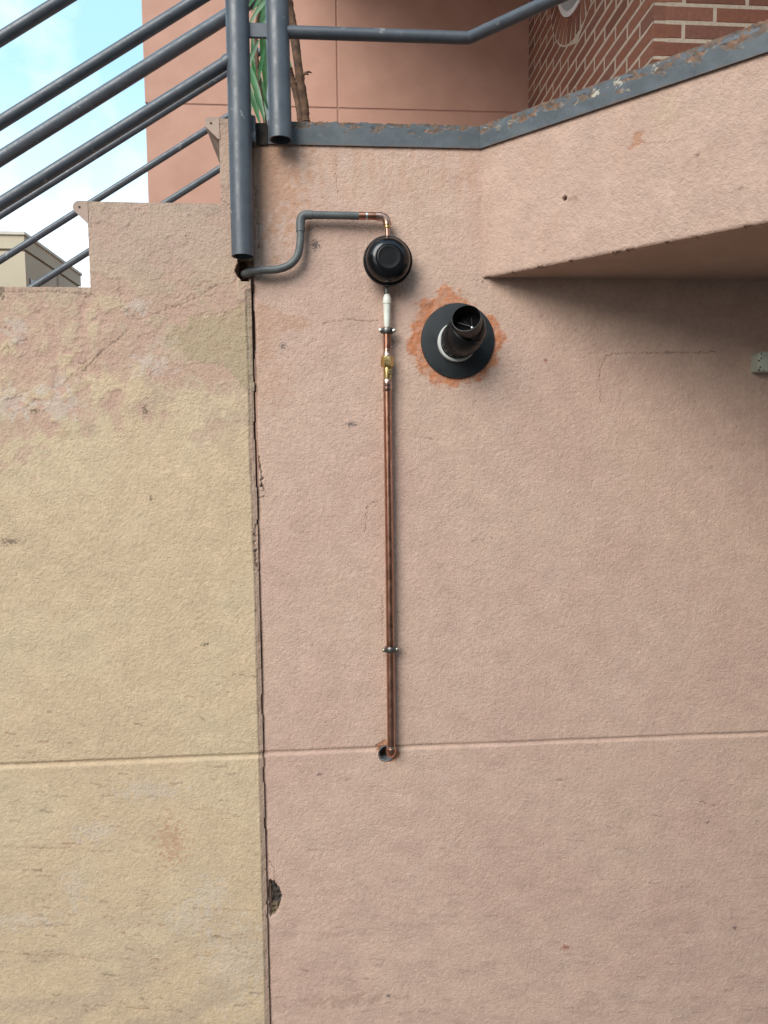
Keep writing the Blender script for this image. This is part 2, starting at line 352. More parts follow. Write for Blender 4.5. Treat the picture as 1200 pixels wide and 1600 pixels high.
HOLE_W = xz(605, 1178); FLUE = xz(715, 533); HOLE_P = xz(383, 421)
def pink_fn(u, v):
    h = stucco(u, v, .00046)
    fine = ((u < 1.07) & (v > .09)).astype(float); h *= .25+.75*fine
    h += .0004*ns(u, v, .2, 961)
    gk = np.clip(1-np.abs(v-Z_GROOVE-.0004*ns(u, v*0, .15, 966))/.0075, 0, 1)
    h = h*(1-.7*gk)-.0032*sstep(0, .9, gk)
    edge = u-X_JOINT-.0008-.0028*sstep(1.25, 1.5, v)-.0006*ns(u*0, v, .12, 963)
    h -= .0035*np.exp(-np.clip(edge, 0, 1)/.002)
    c = np.empty(u.shape+(3,)); c[:] = PINK
    big = fbm(u, v, .45, 71, 4); mixc(c, (.51, .338, .272), .5*sstep(.0, 1.3, big)); mixc(c, (.54, .385, .295), .5*sstep(.1, 1.4, -big))
    mid = fbm(u, v*1.3, .09, 75, 3); c *= (1+.028*mid)[..., None]
    low = sstep(.95, .2, v)                               # splashed, scuffed lower wall
    mixc(c, (.42, .295, .245), .35*low*sstep(-.4, 1.4, fbm(u, v*2, .2, 79)))
    # rain stains below the steel trim and beside the joint
    dirt = sstep(.22, 0, Z_TRIM-v)*(u < .33)
    mixc(c, (.48, .285, .19), .45*dirt*sstep(-.5, 1.2, fbm(u*2.2, v*.5, .07, 83)))
    mixc(c, (.47, .25, .15), .55*blob(u, v, 415, 270, 55, 90, seed=85))
    tri = patch(u, v, [(398, 470), (425, 478), (440, 492), (482, 497), (484, 512), (440, 520), (430, 560), (404, 565)], seed=87)
    mixc(c, (.46, .275, .185), .55*tri)
    mixc(c, (.47, .28, .19), .35*blob(u, v, 425, 600, 30, 34, seed=88))
    mixc(c, (.36, .24, .18), .5*blob(u, v, 545, 1563, 62, 8, seed=89, wob=.6))
    # orange mortar smeared round the flue
    d = np.hypot(u-FLUE[0], v-FLUE[1]); ang = np.arctan2(v-FLUE[1], u-FLUE[0])
    lobe = .0915+.006*np.cos(ang-2.75)+.003*np.sin(ang*3+.6)+.0042*ns(u, v, .03, 991)+.0022*ns(u, v, .011, 992)
    for a0, am, wd in ((1.83, .022, .17), (2.35, .012, .2), (.05, .018, .2), (-.45, .010, .2), (-2.0, .008, .25), (3.3, .009, .4)):
        lobe += am*np.exp(-((np.angle(np.exp(1j*(ang-a0))))/wd)**2)
    lobe -= .010*np.exp(-((np.angle(np.exp(1j*(ang-.95))))/.45)**2)
    mort = sstep(.006, -.005, d-lobe-.003-.0014*ns(u, v, .0055, 994)); mixc(c, (.49, .185, .085), .92*mort*np.clip(.88+.16*ns(u, v, .014, 995), .4, 1))
    h += mort*(.0007+.0004*ns(u, v, .018, 997))
    run = sstep(.55, 1.7, ns(u, v*.06, .022, 981))*sstep(.75, 0, Z_TRIM-v)*(u < .33)+.7*sstep(.8, 1.9, ns(u, v*.05, .03, 982))*sstep(.5, 0, np.abs(v-1.55))
    mixc(c, (.44, .295, .22), .14*run)
    scuff = sstep(.9, 1.9, ns(u*.5, v*1.8, .035, 983))*sstep(.80, .3, v); mixc(c, (.36, .25, .205), .30*scuff)
    pale = sstep(1.0, 2.0, ns(u, v, .06, 984)); mixc(c, (.58, .43, .35), .22*pale)
    # marks
    for px, py, rx, ry in ((493, 382, 5, 6), (442, 540, 4, 4), (550, 663, 7, 3), (1105, 1285, 3, 2), (1148, 1450, 3, 3), (884, 1480, 6, 4), (852, 563, 2.5, 3), (606, 1555, 3, 3), (500, 1210, 3, 2)):
        col = (.30, .10, .06) if px in (884, 852) else (.09, .075, .075)
        mixc(c, col, .8*blob(u, v, px, py, rx, ry, wob=.5, wave=.006, seed=101))
    for pts, w in (([(505, 505), (545, 499), (560, 500), (578, 503), (590, 502)], .0008),
                   ([(938, 630), (937, 580), (946, 557), (960, 552), (1040, 551), (1090, 551), (1118, 549)], .0008),
                   ([(570, 832), (573, 800), (574, 790), (590, 782)], .0007), ([(735, 846), (757, 842), (770, 840)], .0007),
                   ([(655, 683), (690, 687)], .0006), ([(597, 925), (598, 1000)], .0006),
                   ([(403, 392), (404, 380), (402, 330), (399, 318), (400, 290)], .0009), ([(402, 322), (394, 321)], .0008),
                   ([(1095, 1252), (1118, 1260)], .0007), ([(1000, 1377), (1030, 1381)], .0007), ([(470, 1514), (482, 1518)], .001),
                   ([(417, 1340), (428, 1355), (430, 1375)], .0009), ([(525, 240), (526, 300)], .0006), ([(758, 440), (740, 436)], .0006)):
        crack(u, v, h, c, pts, w, .0008, colr=(.13, .075, .055), f=.75)
    crack(u, v, h, c, [(404, 715), (407, 737), (409, 748), (408, 756), (412, 766)], .0017, .005, f=.95)
    crack(u, v, h, c, [(412, 766), (415, 771), (412, 776), (406, 778)], .0008, .002, colr=(.2, .11, .085))
    rng = random.Random(5)
    for _ in range(70):
        x0 = rng.uniform(430, 1195); y0 = rng.uniform(1215, 1590); L = rng.uniform(6, 26)
        crack(u, v, h, c, [(x0, y0), (x0+L, y0+rng.uniform(-1, 2.5))], .0010, .0003, colr=(.20, .115, .095), f=rng.uniform(.2, .65))
    # broken-out edge beside the joint, low down
    chip = patch(u, v, [(421, 1374), (427, 1376), (437, 1388), (441, 1402), (437, 1416), (432, 1429), (423, 1433), (418, 1400)], wob=.0009, wave=.012, seed=111)
    h -= chip*(.012+.003*fbm(u, v, .02, 113)); mixc(c, (.045, .040, .036), .95*chip); mixc(c, (.20, .15, .09), .8*chip*sstep(.62, .5, (v-xz(425, 1440)[1])/.07))
    # socket where the pipe enters
    dh = np.hypot((u-HOLE_W[0])/.0205, (v-HOLE_W[1])/.0215); rim = patch(u, v, [(588, 1163), (600, 1157), (611, 1161), (624, 1170), (625, 1182), (617, 1190), (603, 1194), (592, 1180)], wob=.0015, wave=.02, seed=121)
    mixc(c, (.46, .22, .12), .9*rim*sstep(.86, .95, dh)); h -= .002*rim
    keep = (dh > .92) & (edge > -.0015) & (np.hypot(u-HOLE_P[0], (v-HOLE_P[1])*.75) > .0175+.0012*ns(u, v, .02, 993)) & (d > .03)
    keep &= ~((u > X_BEND+.02) & (v > Z_SOFF+.02))
    return h, keep, c
root = empty('house_wall', (.4, 0, 0), 'salmon pink stuccoed wall with the copper pipe and the black flue', 'wall')
us = axis_steps(X_JOINT-.002, 1.07, .002, 0, 2.1, .05); vs_ = axis_steps(.09, Z_TRIM+.006, .002, .09, 0, .03)
relief('stucco_face', us, vs_, pink_fn, (0, 0, 0), (1, 0, 0), (0, 0, 1), (0, -1, 0), .045, M_plaster, root)
MB().box((X_JOINT-.008, .0085, 0), (X_JOINT+.009, .03, 1.40)).obj('joint_filler', plain('joint_mortar', (.20, .125, .09), (.30, .19, .14), 60, .95), root, smooth=0)
MB().box((X_JOINT+.012, .044, 0), (3.15, .2, Z_LAND-.03)).obj('wall_core', M_core, root, smooth=0)

# ------------------------------------------------------------------ stair wall (beige) and steps
ZT = [1.846, 2.0150, 2.1842]; RISE = .1692; XR = [-.4846, -.2172]; RUN = XR[1]-XR[0]
def beige_fn(u, v):
    B = dict(Y=Y_ST)
    h = stucco(u, v, .00046); fine = ((u > -.80) & (v > .09)).astype(float); h *= .25+.75*fine
    h += .0005*ns(u, v, .2, 962)
    gk = np.clip(1-np.abs(v-Z_GROOVE-.0004*ns(u, v*0, .15, 967))/.0085, 0, 1)
    h = h*(1-.7*gk)-.0040*sstep(0, .9, gk)
    c = np.empty(u.shape+(3,)); c[:] = BEIGE
    big = fbm(u, v, .4, 171, 4); mixc(c, (.51, .385, .255), .32*sstep(.0, 1.4, big)); mixc(c, (.56, .455, .305), .4*sstep(.1, 1.4, -big))
    c *= (1+.03*fbm(u, v*1.3, .09, 175, 3))[..., None]
    # weathered upper part: layers of old pink paint, grey beige wash, lilac efflorescence
    line = v-(1.56-.42*(u+.16))                     # above this slanting line the coat is worn
    worn = sstep(-.10, .10, line+.055*fbm(u, v, .14, 181))
    mixc(c, (.46, .335, .25), .7*worn); mixc(c, (.36, .27, .20), .4*worn*sstep(.2, 1.5, fbm(u, v, .3, 182)))
    f1 = fbm(u+.02*ns(u, v, .05, 183), v*.9, .13, 185, 5)
    peel = worn*sstep(.15, .55, f1); mixc(c, (.48, .305, .235), .62*peel); h -= .0006*peel
    for a in ((50, 520, 60, 60), (190, 545, 75, 45), (110, 640, 90, 25), (290, 480, 120, 22), (60, 585, 70, 40), (30, 660, 40, 45)):
        b = blob(u, v, *a, Y=Y_ST, wob=.55, wave=.06, seed=187); mixc(c, (.49, .315, .245), .55*b); h -= .0005*b
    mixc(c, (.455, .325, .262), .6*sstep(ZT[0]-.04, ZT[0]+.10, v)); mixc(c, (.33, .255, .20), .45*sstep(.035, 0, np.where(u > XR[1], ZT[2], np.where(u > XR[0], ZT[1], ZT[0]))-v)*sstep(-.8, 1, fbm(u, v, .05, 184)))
    crest = worn*np.exp(-((f1-.35)/.10)**2); mixc(c, (.34, .235, .175), .35*crest); h += .0005*crest
    for a in ((14, 628, 24, 20), (92, 634, 26, 16), (64, 612, 12, 8), (92, 594, 16, 8), (215, 478, 14, 10), (238, 570, 24, 13), (28, 515, 14, 16), (300, 1435, 34, 22), (230, 1235, 40, 14), (115, 1390, 14, 24), (330, 1395, 24, 26), (370, 1500, 40, 60), (150, 1300, 30, 14), (30, 1440, 50, 12)):
        k = .55 if a[1] < 800 else .42
        mixc(c, (.56, .475, .405), k*.85*blob(u, v, *a, Y=Y_ST, wob=.5, wave=.03, seed=191))
    olive = patch(u, v, [(255, 527), (282, 512), (300, 494), (345, 488), (392, 470), (392, 612), (376, 604), (366, 578), (335, 565), (298, 566), (286, 548), (262, 545)], Y=Y_ST, wob=.005, seed=193)
    mixc(c, (.385, .30, .185), .65*olive)
    mixc(c, (.50, .40, .31), .5*blob(u, v, 255, 535, 20, 10, Y=Y_ST, seed=195))
    mixc(c, (.46, .26, .16), .55*blob(u, v, 268, 1315, 16, 26, Y=Y_ST, wob=.7, wave=.02, seed=197))
    mixc(c, (.43, .27, .17), .4*blob(u, v, 95, 676, 8, 7, Y=Y_ST, seed=198)); mixc(c, (.36, .29, .2), .4*blob(u, v, 142, 672, 9, 8, Y=Y_ST, seed=199))
    low = sstep(.75, .2, v); mixc(c, (.44, .335, .24), .7*low*sstep(-.6, 1.3, fbm(u, v*2, .25, 201)))
    for pts, w, f in (([(0, 452), (5, 455), (40, 458), (80, 455), (150, 462)], .0009, .6), ([(310, 490), (335, 492), (360, 485), (392, 478)], .0007, .5),
                      ([(0, 548), (25, 538), (40, 530)], .0012, .7), ([(130, 580), (160, 548), (185, 530), (200, 515)], .0013, .5), ([(185, 440), (190, 480), (215, 500), (300, 470), (340, 445)], .0011, .35),
                      ([(100, 600), (140, 560)], .001, .4), ([(345, 310), (352, 318), (390, 324)], .0009, .5), ([(362, 1055), (372, 1053), (385, 1057), (405, 1058)], .0008, .6), ([(396, 955), (400, 955)], .001, .5)):
        crack(u, v, h, c, pts, w, .0012, colr=(.11, .07, .05), f=f, **B)
    for px, py, rx, ry in ((2, 455, 3, 9), (226, 640, 3, 6), (54, 642, 5, 3), (236, 780, 2, 4), (16, 846, 12, 4), (322, 1007, 6, 2), (126, 568, 3, 2)):
        mixc(c, (.12, .085, .06), .7*blob(u, v, px, py, rx, ry, Y=Y_ST, wob=.5, wave=.008, seed=203))
    rng = random.Random(11)
    for k in range(190):
        y0 = 1045+rng.random()**.55*545; x0 = rng.uniform(-5, 400); L = rng.uniform(3, 16)*(2.2 if rng.random() < .2 else 1)
        pts = [(x0, y0), (x0+L*.5, y0+rng.uniform(-1.5, 2)), (x0+L, y0+rng.uniform(-1, 3))]
        crack(u, v, h, c, pts, rng.uniform(.0010, .0019), .0004, colr=rng.choice([(.22, .13, .085), (.28, .12, .08), (.19, .14, .10)]), f=rng.uniform(.2, .68), jit=.0009, seed=205, **B)
    for pts in ([(0, 1322), (25, 1324), (60, 1325), (110, 1325)], [(80, 1297), (98, 1294)], [(20, 1447), (60, 1448), (110, 1446)], [(300, 1420), (350, 1422), (405, 1424)], [(0, 1488), (50, 1493), (100, 1492), (160, 1502)]):
        crack(u, v, h, c, pts, .0016, .0006, colr=(.30, .15, .10), f=.38, jit=.0012, seed=207, **B)
    # bevelled edge along the open joint; smeared with the neighbour's pink lower down
    e = X_JOINT-u-.0005*ns(u*0, v, .15, 964)
    bw = .0125-.003*sstep(1.6, .9, v)
    bev = sstep(bw, bw*.82, e); up_ = sstep(ZT[0]-.01, ZT[0], v); bev *= 1-up_
    ragg = .0005*ns(u*1.5, v, .03, 965)*bev
    h -= bev*(.003+.003*sstep(bw*.7, 0, e))+ragg
    mixc(c, (.47, .32, .25), .8*bev*sstep(1.66, 1.5, v+.03*fbm(u, v, .1, 215))); mixc(c, (.42, .32, .23), .6*bev*sstep(1.5, 1.66, v))
    crack(u, v, h, c, [(398, 820), (398.5, 848), (399.5, 882), (404, 893), (408, 908)], .0011, .004, f=.9, **B)
    # clean open joint
    hole = np.hypot(u-HOLE_P[0], (v-HOLE_P[1])*.75) > .0175+.0016*ns(u, v, .022, 917)
    gap = .0016*sstep(1.30, 1.50, v)+.0009*np.clip(fbm(u*0, v, .12, 219), -.4, 1.5)+.0004
    keep = (e > np.where(v < ZT[0], gap-.001, .0005)) & hole
    step = (v < ZT[0]) & (u > XR[0]-RUN) | (u > XR[0]) & (v < ZT[1]) | (u > XR[1]) & (v < ZT[2]) | (u > XR[0]-2*RUN) & (v < ZT[0]-RISE) | (v < ZT[0]-2*RISE)
    return h, keep & step, c
root = empty('stair_wall', (-.5, 0, 0), 'weathered beige stair side wall with peeling patches and stepped top', 'wall')
us = np.unique(np.concatenate([axis_steps(-.80, X_JOINT, .002, .9, 0, .05), [XR[0], XR[1], XR[0]-RUN]]))
vs_ = np.unique(np.concatenate([axis_steps(.09, ZT[2], .002, .09, 0, .03), ZT[:2], [ZT[0]-RISE]]))
relief('stucco_face', us, vs_, beige_fn, (0, Y_ST, 0), (1, 0, 0), (0, 0, 1), (0, -1, 0), .04, M_plaster, root)
MB().prism([(-1.7, 0), (X_JOINT-.012, 0), (X_JOINT-.012, ZT[0]-.03), (-.75, ZT[0]-.03), (-1.02, ZT[0]-RISE-.03), (-1.02, ZT[0]-2*RISE-.03), (-1.7, ZT[0]-2*RISE-.03)], Y_ST+.039, .12).obj('wall_core', M_core, root, smooth=0)

stairs = empty('concrete_stairs', (-.5, .55, 0), 'concrete steps with rounded bull nose treads climbing to the landing', 'stairs')
def step_profile(xr, zt, x1):
    nose = [(xr-.0275+.0125+.0125*math.cos(a), zt-.0125+.0125*math.sin(a)) for a in np.linspace(rad(90), rad(235), 9)]
    return nose + [(xr-.001, zt-.043), (xr-.001, zt-RISE+.002), (x1, zt-RISE+.002), (x1, zt)]
for k in range(-3, 2):
    zt = ZT[1]+k*RISE; xr = XR[0]+k*RUN
    pr = step_profile(xr, zt, X_JOINT-.002 if k == 1 else xr+RUN+.03)
    MB().prism(pr, Y_ST+.03, 1.13).prism(pr[:10]+[(xr+.002, zt-.043), (xr+.002, zt)], Y_ST-.0008, Y_ST+.029).obj('step', M_concrete, stairs, smooth=50)
for k in (0, 1):                                        # small pin holes cast in the tread ends
    zt = ZT[1]+k*RISE; xr = XR[0]+k*RUN
    MB().lathe((xr-.0145, Y_ST-.0016, zt-.0125), (0, 1, 0), [(0, .0022), (.001, .0022)], 12).obj('pin_hole', M_chip, stairs)

# ------------------------------------------------------------------ angled landing, its steel trim, floor
S45 = math.sqrt(.5); LANG = 2.3
def ang_fn(u, v):
    h = stucco(u+3, v, .00044)*(.3+.7*(u < .62)); c = np.empty(u.shape+(3,)); c[:] = (.515, .355, .28)
    c *= (1+.035*fbm(u, v, .1, 301))[..., None]; mixc(c, (.46, .30, .225), .3*sstep(.2, 1.5, fbm(u, v, .2, 303)))
    def lp(px, py):                                     # photograph point on this face
        d = ray(px, py); t = (-(CAM[1]) - (CAM[0]-X_BEND))/(d[0]+d[1]); p = CAM+d*t; return ((p[0]-X_BEND)/S45, p[2])
    def bl(px, py, rx, ry, seed, wave=.02, wob=.4):
        x, z = lp(px, py); dd = np.hypot((u-x)/rx, (v-z)/ry)+wob*fbm(u, v, wave, seed); return 1-sstep(.75, 1.25, dd)
    P = [lp(*q) for q in ((977, 236), (987, 224), (991, 209), (1002, 206), (1010, 207), (1002, 214), (1005, 222), (996, 229))]
    m = inpoly(u+.002*fbm(u, v, .02, 305), v+.002*fbm(u, v, .02, 306), P).astype(float); mixc(c, (.42, .215, .13), .75*m); h -= .0008*m
    x, z = lp(882, 310); dd = np.hypot(u-x, v-z); hk = sstep(.0052, .003, dd); h -= .012*hk; mixc(c, (.04, .018, .015), hk); mixc(c, (.33, .2, .15), .5*bl(894, 311, .012, .005, 307))
    mixc(c, (.40, .27, .2), .5*bl(957, 300, .004, .003, 309)); mixc(c, (.44, .33, .2), .3*bl(1043, 172, .02, .03, 311))
    for a in ((1090, 242, .003), (1085, 372, .004), (1157, 295, .003)): mixc(c, (.22, .14, .11), .7*bl(*a[:2], a[2], a[2], 313, .006))
    for L in ([(820, 228), (833, 229), (845, 229)], [(1005, 223), (1030, 222), (1062, 220)]):
        D = seg_dist(u, v, [lp(*q) for q in L], .01); mixc(c, (.25, .15, .11), .5*np.exp(-(D/.0008)**2))
    mixc(c, (.43, .30, .22), .35*sstep(.05, 0, u)*sstep(-.5, 1, fbm(u*2, v*.6, .05, 315)))
    lo = v-Z_SOFF-.0012*np.clip(fbm(u, v*0, .03, 317)-.5, 0, 2); h -= .003*np.exp(-np.clip(lo, 0, 1)/.002)
    return h, (lo > -.0005), c
land = empty('angled_landing', (X_BEND, 0, Z_SOFF), 'pink landing edge jutting out diagonally above the shaded wall', 'landing')
us = axis_steps(0, .64, .002, 0, LANG-.64, .04); vs_ = axis_steps(Z_SOFF, Z_TRIM+.006, .002)
relief('stucco_face', us, vs_, ang_fn, (X_BEND, 0, 0), (S45, -S45, 0), (0, 0, 1), (-S45, -S45, 0), .02, M_plaster, land)
ex, ey = X_BEND+LANG*S45, -LANG*S45
q = .012
def soff_mat():
    m, n, l, b = newmat('soffit_render'); x = noise_node(n, l, 9, 6); r = ramp(n, l, x.outputs['Fac'], [(.3, (.45, .30, .225)), (.7, (.52, .355, .275))])
    l.new(r.outputs[0], b.inputs['Base Color']); b.inputs['Roughness'].default_value = .92; bump(n, l, b, noise_node(n, l, 130, 5).outputs['Fac'], .6, .003); return m
M_soffit = soff_mat()
MB().prismz([(X_BEND+q*1.42, -.0), (ex+q*.7, ey+q*.7), (3.2, ey+q*.7), (3.2, .0)], Z_SOFF+.001, Z_LAND-.012).obj('slab', M_soffit, land, smooth=0)
floor_ = MB().prismz([(X_JOINT, .012), (X_BEND+.03, .012), (ex+.04, ey+.04), (3.2, ey+.04), (3.2, Y_BACK+.05), (-.2, Y_BACK+.05), (-.2, 1.14), (X_JOINT, 1.14)], Z_LAND-.011, Z_LAND-.004).obj('landing_floor', M_floor, smooth=0)
tag(floor_, kind='structure')
def trim_fn(off, rusty):
    def fn(u, v):
        w = fbm(u+off, v*2.2, .055, 331, 4); tt = (v-Z_TRIM)/(Z_LAND-Z_TRIM)
        h = .00015*ns(u+off, v, .04, 933)
        c = np.empty(u.shape+(3,)); c[:] = (.088, .102, .113)
        c *= (1+.07*ns(u+off, v*1.5, .05, 935)+.03*ns(u+off, v, .009, 936))[..., None]
        mixc(c, (.13, .138, .138), .3*sstep(.2, 1.6, ns(u*1.2+off, v, .12, 937)))
        thr = (.70 if rusty else .80)-.20*w-(.10*sstep(.3, .55, u) if rusty else 0)
        lost = sstep(-.03, .03, tt-thr)
        mixc(c, (.135, .085, .055), .9*lost); mixc(c, (.21, .10, .05), .8*lost*sstep(.0, .9, fbm(u+off, v, .022, 339)))
        mixc(c, (.085, .075, .07), .75*lost*sstep(.3, 1.0, fbm(u+off, v, .03, 341)))
        h += lost*.0005*fbm(u+off, v, .02, 343, 2)-.0004*lost
        flake = np.exp(-((tt-thr+.015)/.05)**2)*sstep(.45, .9, fbm(u+off, v, .028, 345, 3))
        mixc(c, (.44, .37, .28), (.5 if rusty else .3)*flake); h += .0009*flake
        if rusty:
            for x0, z0, rr in ((.255, .62, .007), (.30, .74, .008), (.365, .78, .004)):
                D = np.hypot(u-x0, (v-Z_TRIM)-(Z_LAND-Z_TRIM)*z0)+.003*fbm(u, v, .012, 347); mixc(c, (.56, .50, .40), .8*sstep(rr, rr*.5, D))
        low = sstep(.06, 0, tt+.03*w); mixc(c, (.16, .085, .05), .45*low)
        top = Z_LAND+(.004*sstep(.3, .6, u) if rusty else 0)+.0005*fbm(u+off, v*0, .02, 349)-.0008*np.clip(fbm(u+off, v*0, .05, 351), 0, 2)
        return h, (v < top), c
    return fn
trim = empty('steel_edge_trim', (.1, -.005, Z_TRIM), 'grey painted steel angle with rust along the landing edge', 'edge trim')
vs_ = axis_steps(Z_TRIM, Z_LAND+.008, .0016)
XT = X_BEND-.0035
relief('front_leg', axis_steps(-.118, XT, .0016), vs_, trim_fn(0, False), (0, -.0045, 0), (1, 0, 0), (0, 0, 1), (0, -1, 0), .006, M_trim, trim)
o = relief('front_leg', axis_steps(0, .62, .0016, 0, LANG-.62, .03), vs_, trim_fn(4, True), (XT, -.0045, 0), (S45, -S45, 0), (0, 0, 1), (-S45, -S45, 0), .006, M_trim, trim)
tag(o, 'rusty diagonal length of trim with flaking cream paint')
MB().prismz([(-.118, -.004), (XT, -.004), (XT+LANG*S45, -LANG*S45-.004), (XT+LANG*S45+.03, -LANG*S45+.03), (XT+.012, .03), (-.118, .03)], Z_LAND-.0105, Z_LAND-.0035).obj('top_leg', M_rail, trim, smooth=0)
MB().box((-.150, -.004, Z_TRIM-.002), (-.119, .02, Z_LAND-.006)).obj('rusted_end', plain('rust_hole', (.016, .013, .012), (.06, .045, .036), 60, .95, bmp=1, bscale=90), trim, smooth=0)

# ------------------------------------------------------------------ house behind: grooved render, brick porch wall with a round window
house = empty('house_behind', (.2, Y_BACK, 0), 'pink rendered house front with grooved panels behind the railings', 'house')
XL = at(226, 150, Y_BACK)[0]; XV = at(527, 100, Y_BACK)[0]; ZH = at(600, 171, Y_BACK)[2]
MB().box((XL+.012, Y_BACK+.0045, 0), (X_BRK+.5, Y_BACK+18, 8.2)).obj('wall_core', M_groove, house, smooth=0)
gw = .0045
for x0, x1 in ((XL, XV-gw), (XV+gw, X_BRK+.4)):
    for z0, z1 in ((.02, ZH-gw-1.25), (ZH-1.25+gw, ZH-gw), (ZH+gw, ZH+1.25-gw), (ZH+1.25+gw, 8.22)):
        MB().box((x0, Y_BACK, z0), (x1, Y_BACK+.03, z1)).obj('render_panel', M_backwall, house, smooth=0, bevel=.004)

bw_ = empty('brick_wall', (X_BRK, Y_BRK, Z_LAND), 'red brick porch wall with pale joints and a round opening', 'brick wall')
CY, CZ, RI, RO = 2.04, 3.99, .338, .452
BH, BJ, BL = .0515, .0126, .2345; CH = BH+BJ
def brick_mesh(name, L, axis):                          # origin at the lower near corner, on the face
    b = .0025
    if axis == 'Y': m = MB().add([(b*.6,0,0)], []) ; m = MB(); pts = lambda d, a, z: (d, a, z)
    else: m = MB(); pts = lambda d, a, z: (a, d, z)
    o8 = [pts(0, b, b), pts(0, L-b, b), pts(0, L-b, BH-b), pts(0, b, BH-b), pts(b, 0, 0), pts(b, L, 0), pts(b, L, BH), pts(b, 0, BH), pts(.05, 0, 0), pts(.05, L, 0), pts(.05, L, BH), pts(.05, 0, BH)]
    fs = [(0, 1, 2, 3)] + [(i, i+4, (i+1) % 4+4, (i+1) % 4) for i in range(4)] + [(i+4, i+8, (i+1) % 4+8, (i+1) % 4+4) for i in range(4)]
    if axis == 'Y': fs = [f[::-1] for f in fs]
    return m.add(o8, fs).mesh(name, 0)
full_side = brick_mesh('brick', BL, 'Y'); full_front = brick_mesh('brick', BL, 'X'); half_front = brick_mesh('brick', .112, 'X')
rest = MB()
def inview(p):
    d = np.array(p)-CAM; w = d@FW; x = 600+F*(d@RT)/w; y = 800-F*(d@UP)/w
    return -40 < y < 190 and x < 1290
def custom(poly):                                      # cut brick on the side wall: polygon in (Y, Z)
    m = MB(); n = len(poly)
    m.add([(0, y, z) for y, z in poly]+[(.05, y, z) for y, z in poly], [tuple(range(n-1, -1, -1))]+[(i, (i+1) % n, (i+1) % n+n, i+n) for i in range(n)])
    return m
def place(me, loc, jitter=.0009):
    o = link('brick', me, M_brick); o.parent = bw_
    o.location = Vector(loc)-wloc(bw_)+Vector((random.uniform(0, jitter), random.uniform(0, jitter), random.uniform(-.0006, .0006))); return o
Z0 = 2.985-12*CH                                        # a bed joint seen at the corner fixes the coursing
for r in range(0, 40):
    z = Z0+r*CH
    if z < Z_LAND or z > 4.75: continue
    y = Y_BRK-(.0 if r % 2 else (BL+.013)/2)
    first = True
    while y < Y_BACK-.02:
        a, b = max(y, Y_BRK), min(y+BL, Y_BACK-.002); y += BL+.013
        if b-a < .02: continue
        za, zb = z, z+BH
        segs = [(a, b, a, b)]
        if zb > CZ-RO-.012 and za < CZ+RO+.012:
            hw = lambda zz: math.sqrt(max(0, (RO+.012)**2-(zz-CZ)**2))
            ha, hb = hw(za), hw(zb); segs = []
            l0, l1 = min(b, CY-ha), min(b, CY-hb); r0_, r1_ = max(a, CY+ha), max(a, CY+hb)
            if l0-a > .015 or l1-a > .015: segs.append((a, max(l0, a), a, max(l1, a)))
            if b-r0_ > .015 or b-r1_ > .015: segs.append((min(r0_, b), b, min(r1_, b), b))
        for s in segs:
            mid = (X_BRK, (s[0]+s[1])/2, z)
            full = abs(s[1]-s[0]-BL) < .001 and abs(s[3]-s[2]-BL) < .001
            if inview(mid):
                if full: place(full_side, (X_BRK, s[0], z))
                else:
                    o = custom([(s[0], za), (s[1], za), (s[3], zb), (s[2], zb)]).mesh('brick', 0)
                    place(o, (X_BRK, 0, 0))
            else:
                m = custom([(s[0], za), (s[1], za), (s[3], zb), (s[2], zb)]); rest.add([(x+X_BRK, yy, zz) for x, yy, zz in m.v], m.f)
    x = X_BRK+(.054 if r % 2 == 0 else .054)
    # front face: stretchers, alternating with a header at the corner
    xs = X_BRK+.0005
    lens = [.112] if r % 2 else []
    while xs < X_BRK+1.0:
        L = lens.pop() if lens else BL
        p = (xs, Y_BRK-.0005, z)
        if inview((xs+.02, Y_BRK, z)): place(full_front if L == BL else half_front, p)
        else:
            for v0 in ((full_front if L == BL else half_front),):
                rest.add([tuple(Vector(v.co)+Vector(p)) for v in v0.vertices], [tuple(f.vertices) for f in v0.polygons])
        xs += L+.013
tag(rest.obj('brick_courses', M_brick, bw_, smooth=0), kind='stuff')
nv_ = 38
for k in range(nv_):                                    # radial bricks round the opening
    a0, a1 = 2*math.pi*(k+.06)/nv_, 2*math.pi*(k+.94)/nv_
    a1i = a1-.0; g_ = .012
    poly = [(CY+RI*math.cos(a0), CZ+RI*math.sin(a0)), (CY+RO*math.cos(a0+.022), CZ+RO*math.sin(a0+.022)), (CY+RO*math.cos(a1-.022), CZ+RO*math.sin(a1-.022)), (CY+RI*math.cos(a1), CZ+RI*math.sin(a1))]
    m = MB(); m.add([(-.002, y, z) for y, z in poly]+[(.06, y, z) for y, z in poly], [(0, 1, 2, 3)]+[((i+1) % 4, i, i+4, (i+1) % 4+4) for i in range(4)])
    place(m.mesh('brick', 0), (X_BRK, 0, 0), .0003)
